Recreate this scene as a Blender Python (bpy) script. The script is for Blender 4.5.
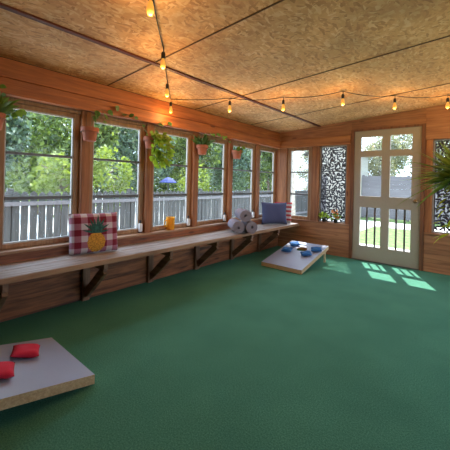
import bpy, bmesh, math, random
import numpy as np
from mathutils import Vector, Matrix, Euler

# ------------------------------------------------------------------ scene, camera, world, sun, large lights, exposure
for o in list(bpy.data.objects):
    bpy.data.objects.remove(o)
SC = bpy.context.scene
COL = SC.collection
random.seed(7)
RNG = np.random.default_rng(11)
PI = math.pi

XL, YB = -2.874, 4.953            # inner faces of the left and back walls
XR, YF = 1.75, -1.75              # right wall, wall behind the camera
ZC, SL = 2.076, 0.0672            # ceiling height at the left wall, slope
def ceil_z(x): return ZC + SL * (x - XL)

cam_d = bpy.data.cameras.new('camera'); cam = bpy.data.objects.new('camera', cam_d); COL.objects.link(cam)
yaw, roll = math.radians(40.18), math.radians(1.358)
fw = Vector((-math.sin(yaw), math.cos(yaw), 0)); rx = Vector((math.cos(yaw), math.sin(yaw), 0)); up = Vector((0, 0, 1))
cx = rx * math.cos(roll) + up * math.sin(roll)
cy = -rx * math.sin(roll) + up * math.cos(roll)
m = Matrix((cx, cy, -fw)).transposed().to_4x4(); m.translation = (0, 0, 1.14)
cam.matrix_world = m
cam_d.sensor_width = 36; cam_d.lens = 24.553; cam_d.shift_x = 0; cam_d.shift_y = -0.0943
cam_d.clip_start = 0.02; cam_d.clip_end = 300
SC.camera = cam

W = bpy.data.worlds.new('sky'); SC.world = W; W.use_nodes = True
nt = W.node_tree; nt.nodes.clear()
wo = nt.nodes.new('ShaderNodeOutputWorld'); bg = nt.nodes.new('ShaderNodeBackground')
bg.inputs[0].default_value = (0.66, 0.82, 1.0, 1); bg.inputs[1].default_value = 3.3
nt.links.new(bg.outputs[0], wo.inputs[0])

def light(name, kind, loc, energy, color, look=None, size=None, size_y=None):
    d = bpy.data.lights.new(name, kind); d.energy = energy; d.color = color
    o = bpy.data.objects.new(name, d); COL.objects.link(o); o.location = loc
    if look is not None:
        o.rotation_euler = Vector(look).to_track_quat('-Z', 'Y').to_euler()
    if kind == 'AREA':
        d.shape = 'RECTANGLE'; d.size = size; d.size_y = size_y
    return o
SUN = Vector((-0.222, 0.481, 0.848))
s = light('sun', 'SUN', (-6, 12, 20), 7.0, (1.0, 0.95, 0.86), look=-SUN); s.data.angle = math.radians(0.7)
# added fill lamp at the unseen right wall, tilted up to brighten the ceiling
light('fill_right', 'AREA', (XR + 0.12, 3.2, 1.2), 17, (1.0, 0.93, 0.83), look=(-0.8, 0, 1.0), size=3.0, size_y=1.1)

SC.view_settings.view_transform = 'Standard'; SC.view_settings.look = 'None'
SC.view_settings.gamma = 1.0; SC.view_settings.use_curve_mapping = False
SC.view_settings.exposure = 0.95
SC.cycles.use_denoising = True
SC.cycles.max_bounces = 10; SC.cycles.diffuse_bounces = 5; SC.cycles.transparent_max_bounces = 16
SC.cycles.caustics_reflective = False; SC.cycles.caustics_refractive = False
SC.cycles.sample_clamp_indirect = 6

# ------------------------------------------------------------------ materials
def new_mat(name):
    mt = bpy.data.materials.new(name); mt.use_nodes = True
    n = mt.node_tree; n.nodes.clear()
    out = n.nodes.new('ShaderNodeOutputMaterial'); b = n.nodes.new('ShaderNodeBsdfPrincipled')
    n.links.new(b.outputs[0], out.inputs[0])
    return mt, n, b, out
def N(n, t, **kw):
    x = n.nodes.new(t)
    for k, v in kw.items(): setattr(x, k, v)
    return x
def ramp(n, stops):
    r = N(n, 'ShaderNodeValToRGB'); e = r.color_ramp.elements
    while len(e) < len(stops): e.new(0.5)
    for el, (p, c) in zip(e, stops): el.position = p; el.color = (*c, 1)
    return r
def math_n(n, op, a, b=None):
    x = N(n, 'ShaderNodeMath', operation=op)
    for i, v in enumerate((a, b)):
        if v is None: continue
        if isinstance(v, (int, float)): x.inputs[i].default_value = v
        else: n.links.new(v, x.inputs[i])
    return x.outputs[0]
def mixc(n, fac, a, b, mode='MIX'):
    x = N(n, 'ShaderNodeMix', data_type='RGBA', blend_type=mode)
    for sock, v in ((x.inputs[0], fac), (x.inputs[6], a), (x.inputs[7], b)):
        if isinstance(v, (int, float)): sock.default_value = v
        elif isinstance(v, tuple): sock.default_value = (*v, 1)
        else: n.links.new(v, sock)
    return x.outputs[2]
def bump(n, b, h, strength=0.3, dist=0.01):
    x = N(n, 'ShaderNodeBump'); x.inputs['Strength'].default_value = strength; x.inputs['Distance'].default_value = dist
    n.links.new(h, x.inputs['Height']); n.links.new(x.outputs[0], b.inputs['Normal'])

def plain(name, c, rough=0.6, metal=0.0, var=0.12, scale=30.0, bmp=0.0):
    mt, n, b, o = new_mat(name)
    tc = N(n, 'ShaderNodeTexCoord'); no = N(n, 'ShaderNodeTexNoise'); no.inputs['Scale'].default_value = scale; no.inputs['Detail'].default_value = 3
    n.links.new(tc.outputs['Object'], no.inputs['Vector'])
    r = ramp(n, [(0.3, tuple(v * (1 - var) for v in c)), (0.7, tuple(min(1, v * (1 + var)) for v in c))])
    n.links.new(no.outputs[0], r.inputs[0]); n.links.new(r.outputs[0], b.inputs['Base Color'])
    b.inputs['Roughness'].default_value = rough; b.inputs['Metallic'].default_value = metal
    if bmp: bump(n, b, no.outputs[0], bmp, 0.004)
    return mt
def wood(name, dark, light_, axis='Y', grain=14.0, rough=0.6, var=0.25, knots=True):
    mt, n, b, o = new_mat(name)
    tc = N(n, 'ShaderNodeTexCoord'); oi = N(n, 'ShaderNodeObjectInfo'); ge = N(n, 'ShaderNodeNewGeometry')
    sc = {'X': (0.9, grain, grain), 'Y': (grain, 0.9, grain), 'Z': (grain, grain, 0.9)}[axis]
    mp = N(n, 'ShaderNodeMapping'); mp.inputs['Scale'].default_value = sc
    off = N(n, 'ShaderNodeCombineXYZ')
    rr = math_n(n, 'ADD', oi.outputs['Random'], ge.outputs['Random Per Island'])
    k = math_n(n, 'MULTIPLY', rr, 9.7)
    for i in range(3): n.links.new(k, off.inputs[i])
    va = N(n, 'ShaderNodeVectorMath', operation='ADD')
    n.links.new(tc.outputs['Object'], va.inputs[0]); n.links.new(off.outputs[0], va.inputs[1])
    n.links.new(va.outputs[0], mp.inputs['Vector'])
    no = N(n, 'ShaderNodeTexNoise'); no.inputs['Scale'].default_value = 1.6; no.inputs['Detail'].default_value = 6; no.inputs['Distortion'].default_value = 0.9
    n.links.new(mp.outputs[0], no.inputs['Vector'])
    fine = N(n, 'ShaderNodeTexNoise'); fine.inputs['Scale'].default_value = 9; fine.inputs['Detail'].default_value = 3
    n.links.new(mp.outputs[0], fine.inputs['Vector'])
    g = math_n(n, 'ADD', math_n(n, 'MULTIPLY', no.outputs[0], 0.75), math_n(n, 'MULTIPLY', fine.outputs[0], 0.25))
    mid = tuple((a + c) / 2 for a, c in zip(dark, light_))
    r = ramp(n, [(0.34, dark), (0.5, mid), (0.66, light_)]); n.links.new(g, r.inputs[0])
    tone = math_n(n, 'ADD', math_n(n, 'MULTIPLY', ge.outputs['Random Per Island'], var), 1 - var / 2)
    cmb = N(n, 'ShaderNodeCombineColor')
    for i in range(3): n.links.new(tone, cmb.inputs[i])
    col = mixc(n, 1.0, r.outputs[0], cmb.outputs[0], 'MULTIPLY')
    if knots:
        vo = N(n, 'ShaderNodeTexVoronoi'); vo.inputs['Scale'].default_value = 1.0
        m2 = N(n, 'ShaderNodeMapping'); m2.inputs['Scale'].default_value = {'X': (2, 7, 7), 'Y': (7, 2, 7), 'Z': (7, 7, 2)}[axis]
        n.links.new(va.outputs[0], m2.inputs['Vector']); n.links.new(m2.outputs[0], vo.inputs['Vector'])
        kr = ramp(n, [(0.07, (0.45, 0.35, 0.3)), (0.13, (1, 1, 1))]); n.links.new(vo.outputs['Distance'], kr.inputs[0])
        col = mixc(n, 1.0, col, kr.outputs[0], 'MULTIPLY')
    n.links.new(col, b.inputs['Base Color']); b.inputs['Roughness'].default_value = rough
    bump(n, b, g, 0.25, 0.004)
    return mt
def osb(name):
    mt, n, b, o = new_mat(name)
    tc = N(n, 'ShaderNodeTexCoord')
    w = N(n, 'ShaderNodeTexNoise'); w.inputs['Scale'].default_value = 4.0; w.inputs['Detail'].default_value = 2
    n.links.new(tc.outputs['Object'], w.inputs['Vector'])
    sub = N(n, 'ShaderNodeVectorMath', operation='SUBTRACT'); n.links.new(w.outputs['Color'], sub.inputs[0]); sub.inputs[1].default_value = (0.5, 0.5, 0.5)
    scl = N(n, 'ShaderNodeVectorMath', operation='SCALE'); scl.inputs['Scale'].default_value = 0.10; n.links.new(sub.outputs[0], scl.inputs[0])
    wv = N(n, 'ShaderNodeVectorMath', operation='ADD'); n.links.new(tc.outputs['Object'], wv.inputs[0]); n.links.new(scl.outputs[0], wv.inputs[1])
    vals, dists = [], []
    for ang, sc in ((0.35, (27, 72, 1)), (-0.75, (24, 62, 1)), (1.5, (21, 56, 1))):
        mp = N(n, 'ShaderNodeMapping'); mp.inputs['Rotation'].default_value = (0, 0, ang); mp.inputs['Scale'].default_value = sc
        mp.vector_type = 'POINT'
        rot = N(n, 'ShaderNodeVectorRotate', rotation_type='Z_AXIS'); rot.inputs['Angle'].default_value = ang
        n.links.new(wv.outputs[0], rot.inputs['Vector'])
        mp.inputs['Rotation'].default_value = (0, 0, 0); n.links.new(rot.outputs[0], mp.inputs['Vector'])
        vo = N(n, 'ShaderNodeTexVoronoi', voronoi_dimensions='2D'); vo.inputs['Scale'].default_value = 1.0
        n.links.new(mp.outputs[0], vo.inputs['Vector'])
        se = N(n, 'ShaderNodeSeparateColor'); n.links.new(vo.outputs['Color'], se.inputs[0])
        vals.append((se.outputs[0], se.outputs[1])); dists.append(vo.outputs['Distance'])
    col = None
    stops = [(0.0, (0.48, 0.225, 0.085)), (0.28, (0.66, 0.355, 0.15)), (0.7, (0.73, 0.42, 0.19)), (1.0, (0.83, 0.57, 0.31))]
    prev = None
    for (v, pick), d in zip(vals, dists):
        r = ramp(n, stops); n.links.new(v, r.inputs[0])
        if prev is None: prev = r.outputs[0]
        else:
            f = math_n(n, 'GREATER_THAN', pick, 0.52)
            prev = mixc(n, f, prev, r.outputs[0])
    cl = N(n, 'ShaderNodeTexNoise'); cl.inputs['Scale'].default_value = 2.2; cl.inputs['Detail'].default_value = 4
    n.links.new(tc.outputs['Object'], cl.inputs['Vector'])
    cr = ramp(n, [(0.35, (0.78, 0.74, 0.70)), (0.65, (1.1, 1.08, 1.05))]); n.links.new(cl.outputs[0], cr.inputs[0])
    col = mixc(n, 1.0, prev, cr.outputs[0], 'MULTIPLY')
    n.links.new(col, b.inputs['Base Color']); b.inputs['Roughness'].default_value = 0.7
    bump(n, b, vals[0][0], 0.2, 0.003)
    return mt
def carpet(name):
    mt, n, b, o = new_mat(name)
    tc = N(n, 'ShaderNodeTexCoord')
    a = N(n, 'ShaderNodeTexNoise'); a.inputs['Scale'].default_value = 140; a.inputs['Detail'].default_value = 3
    c = N(n, 'ShaderNodeTexNoise'); c.inputs['Scale'].default_value = 2.5; c.inputs['Detail'].default_value = 3
    for x in (a, c): n.links.new(tc.outputs['Object'], x.inputs['Vector'])
    r = ramp(n, [(0.30, (0.034, 0.15, 0.104)), (0.70, (0.092, 0.265, 0.188))]); n.links.new(a.outputs[0], r.inputs[0])
    r2 = ramp(n, [(0.35, (0.88, 0.9, 0.9)), (0.65, (1.08, 1.06, 1.05))]); n.links.new(c.outputs[0], r2.inputs[0])
    col = mixc(n, 1.0, r.outputs[0], r2.outputs[0], 'MULTIPLY')
    n.links.new(col, b.inputs['Base Color']); b.inputs['Roughness'].default_value = 0.95
    b.inputs['Specular IOR Level'].default_value = 0.1
    bump(n, b, a.outputs[0], 0.4, 0.004)
    return mt
def leaf_mat(name, c1, c2, trans=0.35):
    mt, n, b, o = new_mat(name)
    ge = N(n, 'ShaderNodeNewGeometry'); r = ramp(n, [(0.0, c1), (1.0, c2)])
    n.links.new(ge.outputs['Random Per Island'], r.inputs[0]); n.links.new(r.outputs[0], b.inputs['Base Color'])
    b.inputs['Roughness'].default_value = 0.5
    t = N(n, 'ShaderNodeBsdfTranslucent'); mx = N(n, 'ShaderNodeMixShader'); mx.inputs[0].default_value = trans
    g = mixc(n, 1.0, r.outputs[0], (1.5, 1.5, 0.6), 'MULTIPLY')
    n.links.new(g, t.inputs[0]); n.links.new(b.outputs[0], mx.inputs[1]); n.links.new(t.outputs[0], mx.inputs[2])
    n.links.new(mx.outputs[0], o.inputs[0])
    return mt
def glass_pane(name, tint=(0.86, 0.89, 0.9), haze=0.0):
    mt, n, b, o = new_mat(name); n.nodes.remove(b)
    t = N(n, 'ShaderNodeBsdfTransparent'); t.inputs[0].default_value = (*tint, 1)
    g = N(n, 'ShaderNodeBsdfGlossy'); g.inputs['Roughness'].default_value = 0.03
    mx = N(n, 'ShaderNodeMixShader'); mx.inputs[0].default_value = 0.006; n.links.new(t.outputs[0], mx.inputs[1]); n.links.new(g.outputs[0], mx.inputs[2])
    last = mx.outputs[0]
    if haze:
        d = N(n, 'ShaderNodeBsdfDiffuse'); d.inputs[0].default_value = (0.6, 0.63, 0.66, 1)
        m2 = N(n, 'ShaderNodeMixShader'); m2.inputs[0].default_value = haze
        n.links.new(last, m2.inputs[1]); n.links.new(d.outputs[0], m2.inputs[2]); last = m2.outputs[0]
    n.links.new(last, o.inputs[0])
    return mt
def checks(name, period, white, mid, dark):
    mt, n, b, o = new_mat(name)
    tc = N(n, 'ShaderNodeTexCoord'); se = N(n, 'ShaderNodeSeparateXYZ'); n.links.new(tc.outputs['Object'], se.inputs[0])
    a = math_n(n, 'GREATER_THAN', math_n(n, 'FRACT', math_n(n, 'ADD', math_n(n, 'DIVIDE', se.outputs[0], period), 10.12)), 0.5)
    c = math_n(n, 'LESS_THAN', math_n(n, 'FRACT', math_n(n, 'ADD', math_n(n, 'DIVIDE', se.outputs[2], period), 10.17)), 0.5)
    one = mixc(n, math_n(n, 'MAXIMUM', a, c), white, mid)
    col = mixc(n, math_n(n, 'MULTIPLY', a, c), one, dark)
    # white band wins along the pale rows
    no = N(n, 'ShaderNodeTexNoise'); no.inputs['Scale'].default_value = 400; n.links.new(tc.outputs['Object'], no.inputs['Vector'])
    n.links.new(col, b.inputs['Base Color']); b.inputs['Roughness'].default_value = 0.9
    bump(n, b, no.outputs[0], 0.2, 0.002)
    return mt
def stripes(name, period, c1, c2):
    mt, n, b, o = new_mat(name)
    tc = N(n, 'ShaderNodeTexCoord'); se = N(n, 'ShaderNodeSeparateXYZ'); n.links.new(tc.outputs['Object'], se.inputs[0])
    a = math_n(n, 'GREATER_THAN', math_n(n, 'FRACT', math_n(n, 'ADD', math_n(n, 'DIVIDE', se.outputs[2], period), 10.0)), 0.5)
    n.links.new(mixc(n, a, c1, c2), b.inputs['Base Color']); b.inputs['Roughness'].default_value = 0.9
    return mt

M = {}
M['red_wood_y'] = wood('red stained timber along the room', (0.22, 0.055, 0.013), (0.50, 0.155, 0.038), 'Y')
M['red_wood_x'] = wood('red stained timber across the room', (0.24, 0.075, 0.022), (0.50, 0.20, 0.065), 'X')
M['red_wood_z'] = wood('red stained timber posts', (0.17, 0.055, 0.018), (0.42, 0.165, 0.055), 'Z')
M['wall_wood_y'] = wood('stained wall boards along the room', (0.045, 0.012, 0.005), (0.36, 0.125, 0.042), 'Y', grain=10, var=0.4)
M['wall_wood_x'] = wood('stained wall boards across the room', (0.18, 0.07, 0.03), (0.42, 0.19, 0.085), 'X', var=0.4)
M['frame_wood'] = wood('pale window frame wood', (0.20, 0.10, 0.045), (0.37, 0.215, 0.11), 'Z', knots=False)
M['sill_wood'] = wood('worn sill wood', (0.24, 0.13, 0.07), (0.46, 0.29, 0.175), 'Y', knots=False)
M['edge_wood'] = wood('brown bench edge', (0.20, 0.10, 0.05), (0.40, 0.23, 0.12), 'Y', knots=False)
M['jamb'] = wood('dark red jamb with shading', (0.10, 0.034, 0.014), (0.24, 0.09, 0.035), 'Z')  # dark red wood, with the door frame's shading darkened into the colour
M['bench_wood'] = wood('weathered grey bench planks', (0.19, 0.155, 0.14), (0.42, 0.36, 0.335), 'Y', grain=22)
M['bracket_wood'] = wood('dark bracket timber', (0.10, 0.050, 0.026), (0.26, 0.135, 0.072), 'Z')
M['brace_wood'] = wood('dark brace timber', (0.11, 0.055, 0.028), (0.30, 0.16, 0.088), 'X')
M['osb'] = osb('strand board')
M['strip'] = plain('rust red batten', (0.10, 0.016, 0.007), 0.6)
M['seam'] = plain('brown seam strip', (0.10, 0.048, 0.02), 0.8)
M['carpet'] = carpet('green carpet')
M['alu'] = plain('grey aluminium rail', (0.085, 0.08, 0.08), 0.45, 0.3)
M['sash'] = plain('pale sash edge', (0.42, 0.41, 0.40), 0.5)
M['pane'] = glass_pane('window glass', (0.95, 0.97, 0.98), 0.015)
M['door_paint'] = plain('cream door paint', (0.33, 0.285, 0.225), 0.45, var=0.03)
M['door_pane'] = glass_pane('door glass', (0.96, 0.97, 0.98), 0.0)
M['door_bar'] = plain('grey brown bar', (0.10, 0.08, 0.075), 0.5)
M['brass'] = plain('aged brass', (0.28, 0.17, 0.08), 0.35, 0.9)
M['white_plastic'] = plain('white plastic', (0.72, 0.72, 0.74), 0.4, var=0.03)
M['black'] = plain('black plastic', (0.012, 0.012, 0.012), 0.5)
M['lattice'] = plain('dark navy metal screen', (0.018, 0.018, 0.032), 0.5)
M['lattice_frame'] = plain('grey screen frame', (0.28, 0.26, 0.25), 0.5)
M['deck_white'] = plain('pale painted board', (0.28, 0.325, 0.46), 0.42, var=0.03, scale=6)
M['ply'] = wood('pale plywood edge', (0.36, 0.24, 0.12), (0.56, 0.41, 0.24), 'X', knots=False, grain=40)
M['hole_dark'] = plain('bare wood edge', (0.30, 0.18, 0.10), 0.7)
M['red_cloth'] = plain('red canvas', (0.52, 0.010, 0.045), 0.85, bmp=0.2, scale=300)
M['blue_cloth'] = plain('blue canvas', (0.012, 0.10, 0.30), 0.85, bmp=0.2, scale=300)
M['denim'] = plain('blue grey pillow cloth', (0.06, 0.072, 0.155), 0.9, bmp=0.2, scale=150)
M['towel'] = plain('lilac grey towelling', (0.25, 0.225, 0.28), 0.98, bmp=0.5, scale=250)
M['plaid'] = checks('buffalo plaid', 0.110, (0.54, 0.49, 0.53), (0.34, 0.13, 0.19), (0.17, 0.006, 0.022))
M['flag'] = stripes('red and white stripes', 0.072, (0.36, 0.03, 0.04), (0.46, 0.42, 0.43))
M['pine'] = plain('golden pineapple print', (0.50, 0.24, 0.03), 0.9, var=0.45, scale=90)
M['pine_leaf'] = plain('teal pineapple leaves', (0.022, 0.095, 0.08), 0.9, var=0.5, scale=60)
M['terracotta'] = plain('terracotta', (0.40, 0.13, 0.075), 0.75, var=0.1)
M['soil'] = plain('potting soil', (0.03, 0.02, 0.015), 0.95)
M['wire'] = plain('thin rusty wire', (0.16, 0.08, 0.05), 0.5, 0.4)
M['pothos'] = leaf_mat('pothos leaves', (0.14, 0.25, 0.035), (0.32, 0.44, 0.07), 0.45)
M['dark_leaf'] = leaf_mat('dark trailing leaves', (0.03, 0.085, 0.025), (0.11, 0.21, 0.06), 0.25)
M['mid_leaf'] = leaf_mat('mid green leaves', (0.08, 0.17, 0.035), (0.20, 0.33, 0.07), 0.35)
M['strap_leaf'] = leaf_mat('strap leaves', (0.11, 0.21, 0.06), (0.42, 0.54, 0.21), 0.5)
M['yellow_leaf'] = leaf_mat('yellowing leaves', (0.30, 0.38, 0.03), (0.5, 0.5, 0.05), 0.45)
M['stem'] = plain('green stem', (0.10, 0.13, 0.04), 0.7)
M['flower'] = plain('orange petals', (0.65, 0.22, 0.06), 0.7)
M['bark'] = plain('grey brown bark', (0.15, 0.115, 0.09), 0.95, var=0.4, scale=14, bmp=0.6)
M['pale_bark'] = plain('pale bark', (0.42, 0.36, 0.31), 0.95, var=0.3, scale=14, bmp=0.6)
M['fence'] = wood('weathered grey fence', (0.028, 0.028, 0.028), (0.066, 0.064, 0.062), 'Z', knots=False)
M['far_fence'] = wood('weathered grey boards', (0.10, 0.091, 0.097), (0.165, 0.152, 0.16), 'X', knots=False)
M['concrete'] = plain('pale concrete', (0.55, 0.53, 0.50), 0.9, var=0.15, scale=5)
M['gravel'] = plain('pale gravel', (0.58, 0.57, 0.56), 0.95, var=0.3, scale=9)
M['roof'] = plain('dark roof', (0.05, 0.045, 0.04), 0.9)
M['umbrella'] = plain('blue umbrella cloth', (0.02, 0.035, 0.16), 0.8)

def grass_mat():
    mt, n, b, o = new_mat('lawn')
    tc = N(n, 'ShaderNodeTexCoord'); a = N(n, 'ShaderNodeTexNoise'); a.inputs['Scale'].default_value = 6; a.inputs['Detail'].default_value = 8
    n.links.new(tc.outputs['Object'], a.inputs['Vector'])
    r = ramp(n, [(0.3, (0.04, 0.075, 0.015)), (0.55, (0.10, 0.16, 0.035)), (0.75, (0.18, 0.21, 0.08))]); n.links.new(a.outputs[0], r.inputs[0])
    n.links.new(r.outputs[0], b.inputs['Base Color']); b.inputs['Roughness'].default_value = 0.95
    return mt
M['lawn'] = grass_mat()
def bulb_glass():
    mt, n, b, o = new_mat('amber bulb glass')
    tc = N(n, 'ShaderNodeTexCoord')
    b.inputs['Base Color'].default_value = (0.9, 0.5, 0.12, 1); b.inputs['Roughness'].default_value = 0.1
    b.inputs['Emission Color'].default_value = (1.0, 0.50, 0.10, 1); b.inputs['Emission Strength'].default_value = 0.22
    return mt
M['bulb'] = bulb_glass()
def emis(name, c, s):
    mt, n, b, o = new_mat(name); b.inputs['Base Color'].default_value = (*c, 1)
    b.inputs['Emission Color'].default_value = (*c, 1); b.inputs['Emission Strength'].default_value = s
    return mt
M['filament'] = emis('glowing filament', (1.0, 0.72, 0.3), 4.0)
def amber_glass():
    mt, n, b, o = new_mat('amber mug glass')
    b.inputs['Base Color'].default_value = (0.95, 0.62, 0.09, 1); b.inputs['Roughness'].default_value = 0.15
    t = N(n, 'ShaderNodeBsdfTransparent'); t.inputs[0].default_value = (1.0, 0.76, 0.22, 1)
    mx = N(n, 'ShaderNodeMixShader'); mx.inputs[0].default_value = 0.6
    n.links.new(b.outputs[0], mx.inputs[1]); n.links.new(t.outputs[0], mx.inputs[2]); n.links.new(mx.outputs[0], o.inputs[0])
    return mt
M['amber'] = amber_glass()

# ------------------------------------------------------------------ mesh helpers
class MB:
    def __init__(s): s.v = []; s.f = []
    def add(s, vs, fs, mtx=None):
        k = len(s.v)
        for p in vs:
            p = Vector(p)
            s.v.append(tuple(mtx @ p) if mtx is not None else tuple(p))
        for f in fs: s.f.append(tuple(k + i for i in f))
    def box(s, x0, x1, y0, y1, z0, z1, mtx=None):
        vs = [(x, y, z) for x in (x0, x1) for y in (y0, y1) for z in (z0, z1)]
        s.add(vs, [(0, 1, 3, 2), (4, 6, 7, 5), (0, 4, 5, 1), (2, 3, 7, 6), (0, 2, 6, 4), (1, 5, 7, 3)], mtx)
    def beam(s, a, b, w, h, upv=(0, 0, 1)):
        a, b = Vector(a), Vector(b); d = (b - a).normalized(); r = d.cross(Vector(upv)).normalized(); u = r.cross(d)
        vs = [p + r * sx * w / 2 + u * sz * h / 2 for p in (a, b) for sx, sz in ((-1, -1), (1, -1), (1, 1), (-1, 1))]
        s.add(vs, [(0, 1, 2, 3), (7, 6, 5, 4), (0, 4, 5, 1), (1, 5, 6, 2), (2, 6, 7, 3), (3, 7, 4, 0)])
    def prism(s, poly, axis, a, b):
        # poly: list of 2D points; extruded along axis from a to b
        n = len(poly)
        def P(q, t): return {'X': (t, q[0], q[1]), 'Y': (q[0], t, q[1]), 'Z': (q[0], q[1], t)}[axis]
        vs = [P(q, a) for q in poly] + [P(q, b) for q in poly]
        s.add(vs, [tuple(range(n))[::-1], tuple(range(n, 2 * n))] + [(i, (i + 1) % n, n + (i + 1) % n, n + i) for i in range(n)])
    def tube(s, pts, r, n=8, cap=True):
        pts = [Vector(p) for p in pts]; L = len(pts); rs = r if isinstance(r, (list, tuple)) else [r] * L
        rings = []; ref = Vector((0.13, 0.27, 0.95))
        for i, p in enumerate(pts):
            d = (pts[min(i + 1, L - 1)] - pts[max(i - 1, 0)]).normalized()
            a = d.cross(ref)
            if a.length < 0.05: a = d.cross(Vector((1, 0, 0)))
            a.normalize(); b = d.cross(a)
            rings.append([p + (a * math.cos(2 * PI * k / n) + b * math.sin(2 * PI * k / n)) * rs[i] for k in range(n)])
        vs = [q for rg in rings for q in rg]
        fs = [(i * n + k, i * n + (k + 1) % n, (i + 1) * n + (k + 1) % n, (i + 1) * n + k) for i in range(L - 1) for k in range(n)]
        if cap: fs += [tuple(range(n))[::-1], tuple((L - 1) * n + k for k in range(n))]
        s.add(vs, fs)
    def lathe(s, prof, n=24, c=(0, 0, 0), mtx=None):
        L = len(prof); vs = [(c[0] + r * math.cos(2 * PI * k / n), c[1] + r * math.sin(2 * PI * k / n), c[2] + z) for r, z in prof for k in range(n)]
        fs = [(i * n + k, i * n + (k + 1) % n, (i + 1) * n + (k + 1) % n, (i + 1) * n + k) for i in range(L - 1) for k in range(n)]
        fs += [tuple(range(n))[::-1], tuple((L - 1) * n + k for k in range(n))]
        s.add(vs, fs, mtx)
    def leaf(s, base, d, nrm, L, Wd, fold=0.12, droop=0.0, seg=5):
        # one leaf blade with a midrib fold and a droop
        base, d, nrm = Vector(base), Vector(d).normalized(), Vector(nrm)
        side = d.cross(nrm)
        if side.length < 1e-3: side = d.cross(Vector((0.3, 0.7, 0.2)))
        side.normalize(); nrm = side.cross(d).normalized()
        vs = []; fs = []
        for i in range(seg + 1):
            t = i / seg; w = Wd * 0.5 * (math.sin(PI * min(1, t * 0.95 + 0.05)) ** 0.75) * (1.25 - 0.5 * t)
            c = base + d * L * t - Vector((0, 0, 1)) * droop * L * t * t
            vs += [c + side * w + nrm * fold * w, c, c - side * w + nrm * fold * w]
        for i in range(seg):
            k = 3 * i; fs += [(k, k + 1, k + 4, k + 3), (k + 1, k + 2, k + 5, k + 4)]
        s.add(vs, fs)
    def build(s, name, mat, parent=None, smooth=False, bevel=0.0, kind=None):
        me = bpy.data.meshes.new(name); me.from_pydata(s.v, [], s.f); me.update()
        bm = bmesh.new(); bm.from_mesh(me); bmesh.ops.recalc_face_normals(bm, faces=bm.faces); bm.to_mesh(me); bm.free()
        if smooth: me.polygons.foreach_set('use_smooth', [True] * len(me.polygons))
        me.materials.append(mat)
        o = bpy.data.objects.new(name, me); COL.objects.link(o)
        if parent is not None: o.parent = parent
        if bevel:
            b = o.modifiers.new('bevel', 'BEVEL'); b.width = bevel; b.segments = 2; b.limit_method = 'ANGLE'
        if kind: o['kind'] = kind
        return o
def tag(o, label, cat, group=None, kind=None):
    o['label'] = label; o['category'] = cat
    if group: o['group'] = group
    if kind: o['kind'] = kind
    return o
def thing(name, label, cat, loc=(0, 0, 0), rot=(0, 0, 0), group=None, kind=None):
    o = bpy.data.objects.new(name, None); COL.objects.link(o); o.location = loc; o.rotation_euler = rot
    o.empty_display_size = 0.1
    return tag(o, label, cat, group, kind)
def copy_tree(o, parent=None):
    c = o.copy(); COL.objects.link(c)
    if parent is not None: c.parent = parent
    for ch in list(o.children): copy_tree(ch, c)
    return c
def struct(mb, name, mat, label, cat, bevel=0.0):
    return tag(mb.build(name, mat, None, False, bevel), label, cat, kind='structure')

# ------------------------------------------------------------------ room shell
b = MB(); b.box(XL - 0.12, XR + 0.1, YF - 0.1, YB + 0.12, -0.06, 0.0)
struct(b, 'floor', M['carpet'], 'green carpeted porch floor', 'floor')

b = MB()   # strand board ceiling sheet, sloping up to the right
b.prism([(XL, ceil_z(XL)), (XR, ceil_z(XR)), (XR, ceil_z(XR) + 0.02), (XL, ceil_z(XL) + 0.02)], 'Y', YF, YB)
struct(b, 'ceiling', M['osb'], 'sloping strand board ceiling', 'ceiling')
b = MB()
x0, x1 = XL - 0.62, XR + 0.5
b.prism([(x0, ceil_z(x0) + 0.022), (x1, ceil_z(x1) + 0.022), (x1, ceil_z(x1) + 0.12), (x0, ceil_z(x0) + 0.12)], 'Y', YF - 0.5, YB + 0.36)
struct(b, 'roof', M['roof'], 'dark overhanging roof above the porch', 'roof')
def ceiling_strip_y(name, x, w, mat, label, y0=YF, y1=YB, t=0.012):
    b = MB(); b.prism([(x - w / 2, ceil_z(x - w / 2) - t), (x + w / 2, ceil_z(x + w / 2) - t), (x + w / 2, ceil_z(x + w / 2)), (x - w / 2, ceil_z(x - w / 2))], 'Y', y0, y1)
    return struct(b, name, mat, label, 'trim')
def ceiling_strip_x(name, y, w, mat, label, t=0.004):
    b = MB(); b.prism([(XL, ceil_z(XL) - t), (XR, ceil_z(XR) - t), (XR, ceil_z(XR)), (XL, ceil_z(XL))], 'Y', y - w / 2, y + w / 2)
    return struct(b, name, mat, label, 'trim')
ceiling_strip_y('trim_1', -2.125, 0.036, M['strip'], 'rust red batten running the length of the ceiling')
for i, (y, w) in enumerate(((1.559, 0.011), (2.762, 0.011), (4.001, 0.011))):
    ceiling_strip_x('trim_%d' % (2 + i), y, w, M['seam'],
                    ['brown seam across the ceiling, closest to the viewer', 'brown seam across the middle of the ceiling', 'brown seam across the ceiling, closest to the door wall'][i], 0.005)

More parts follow.
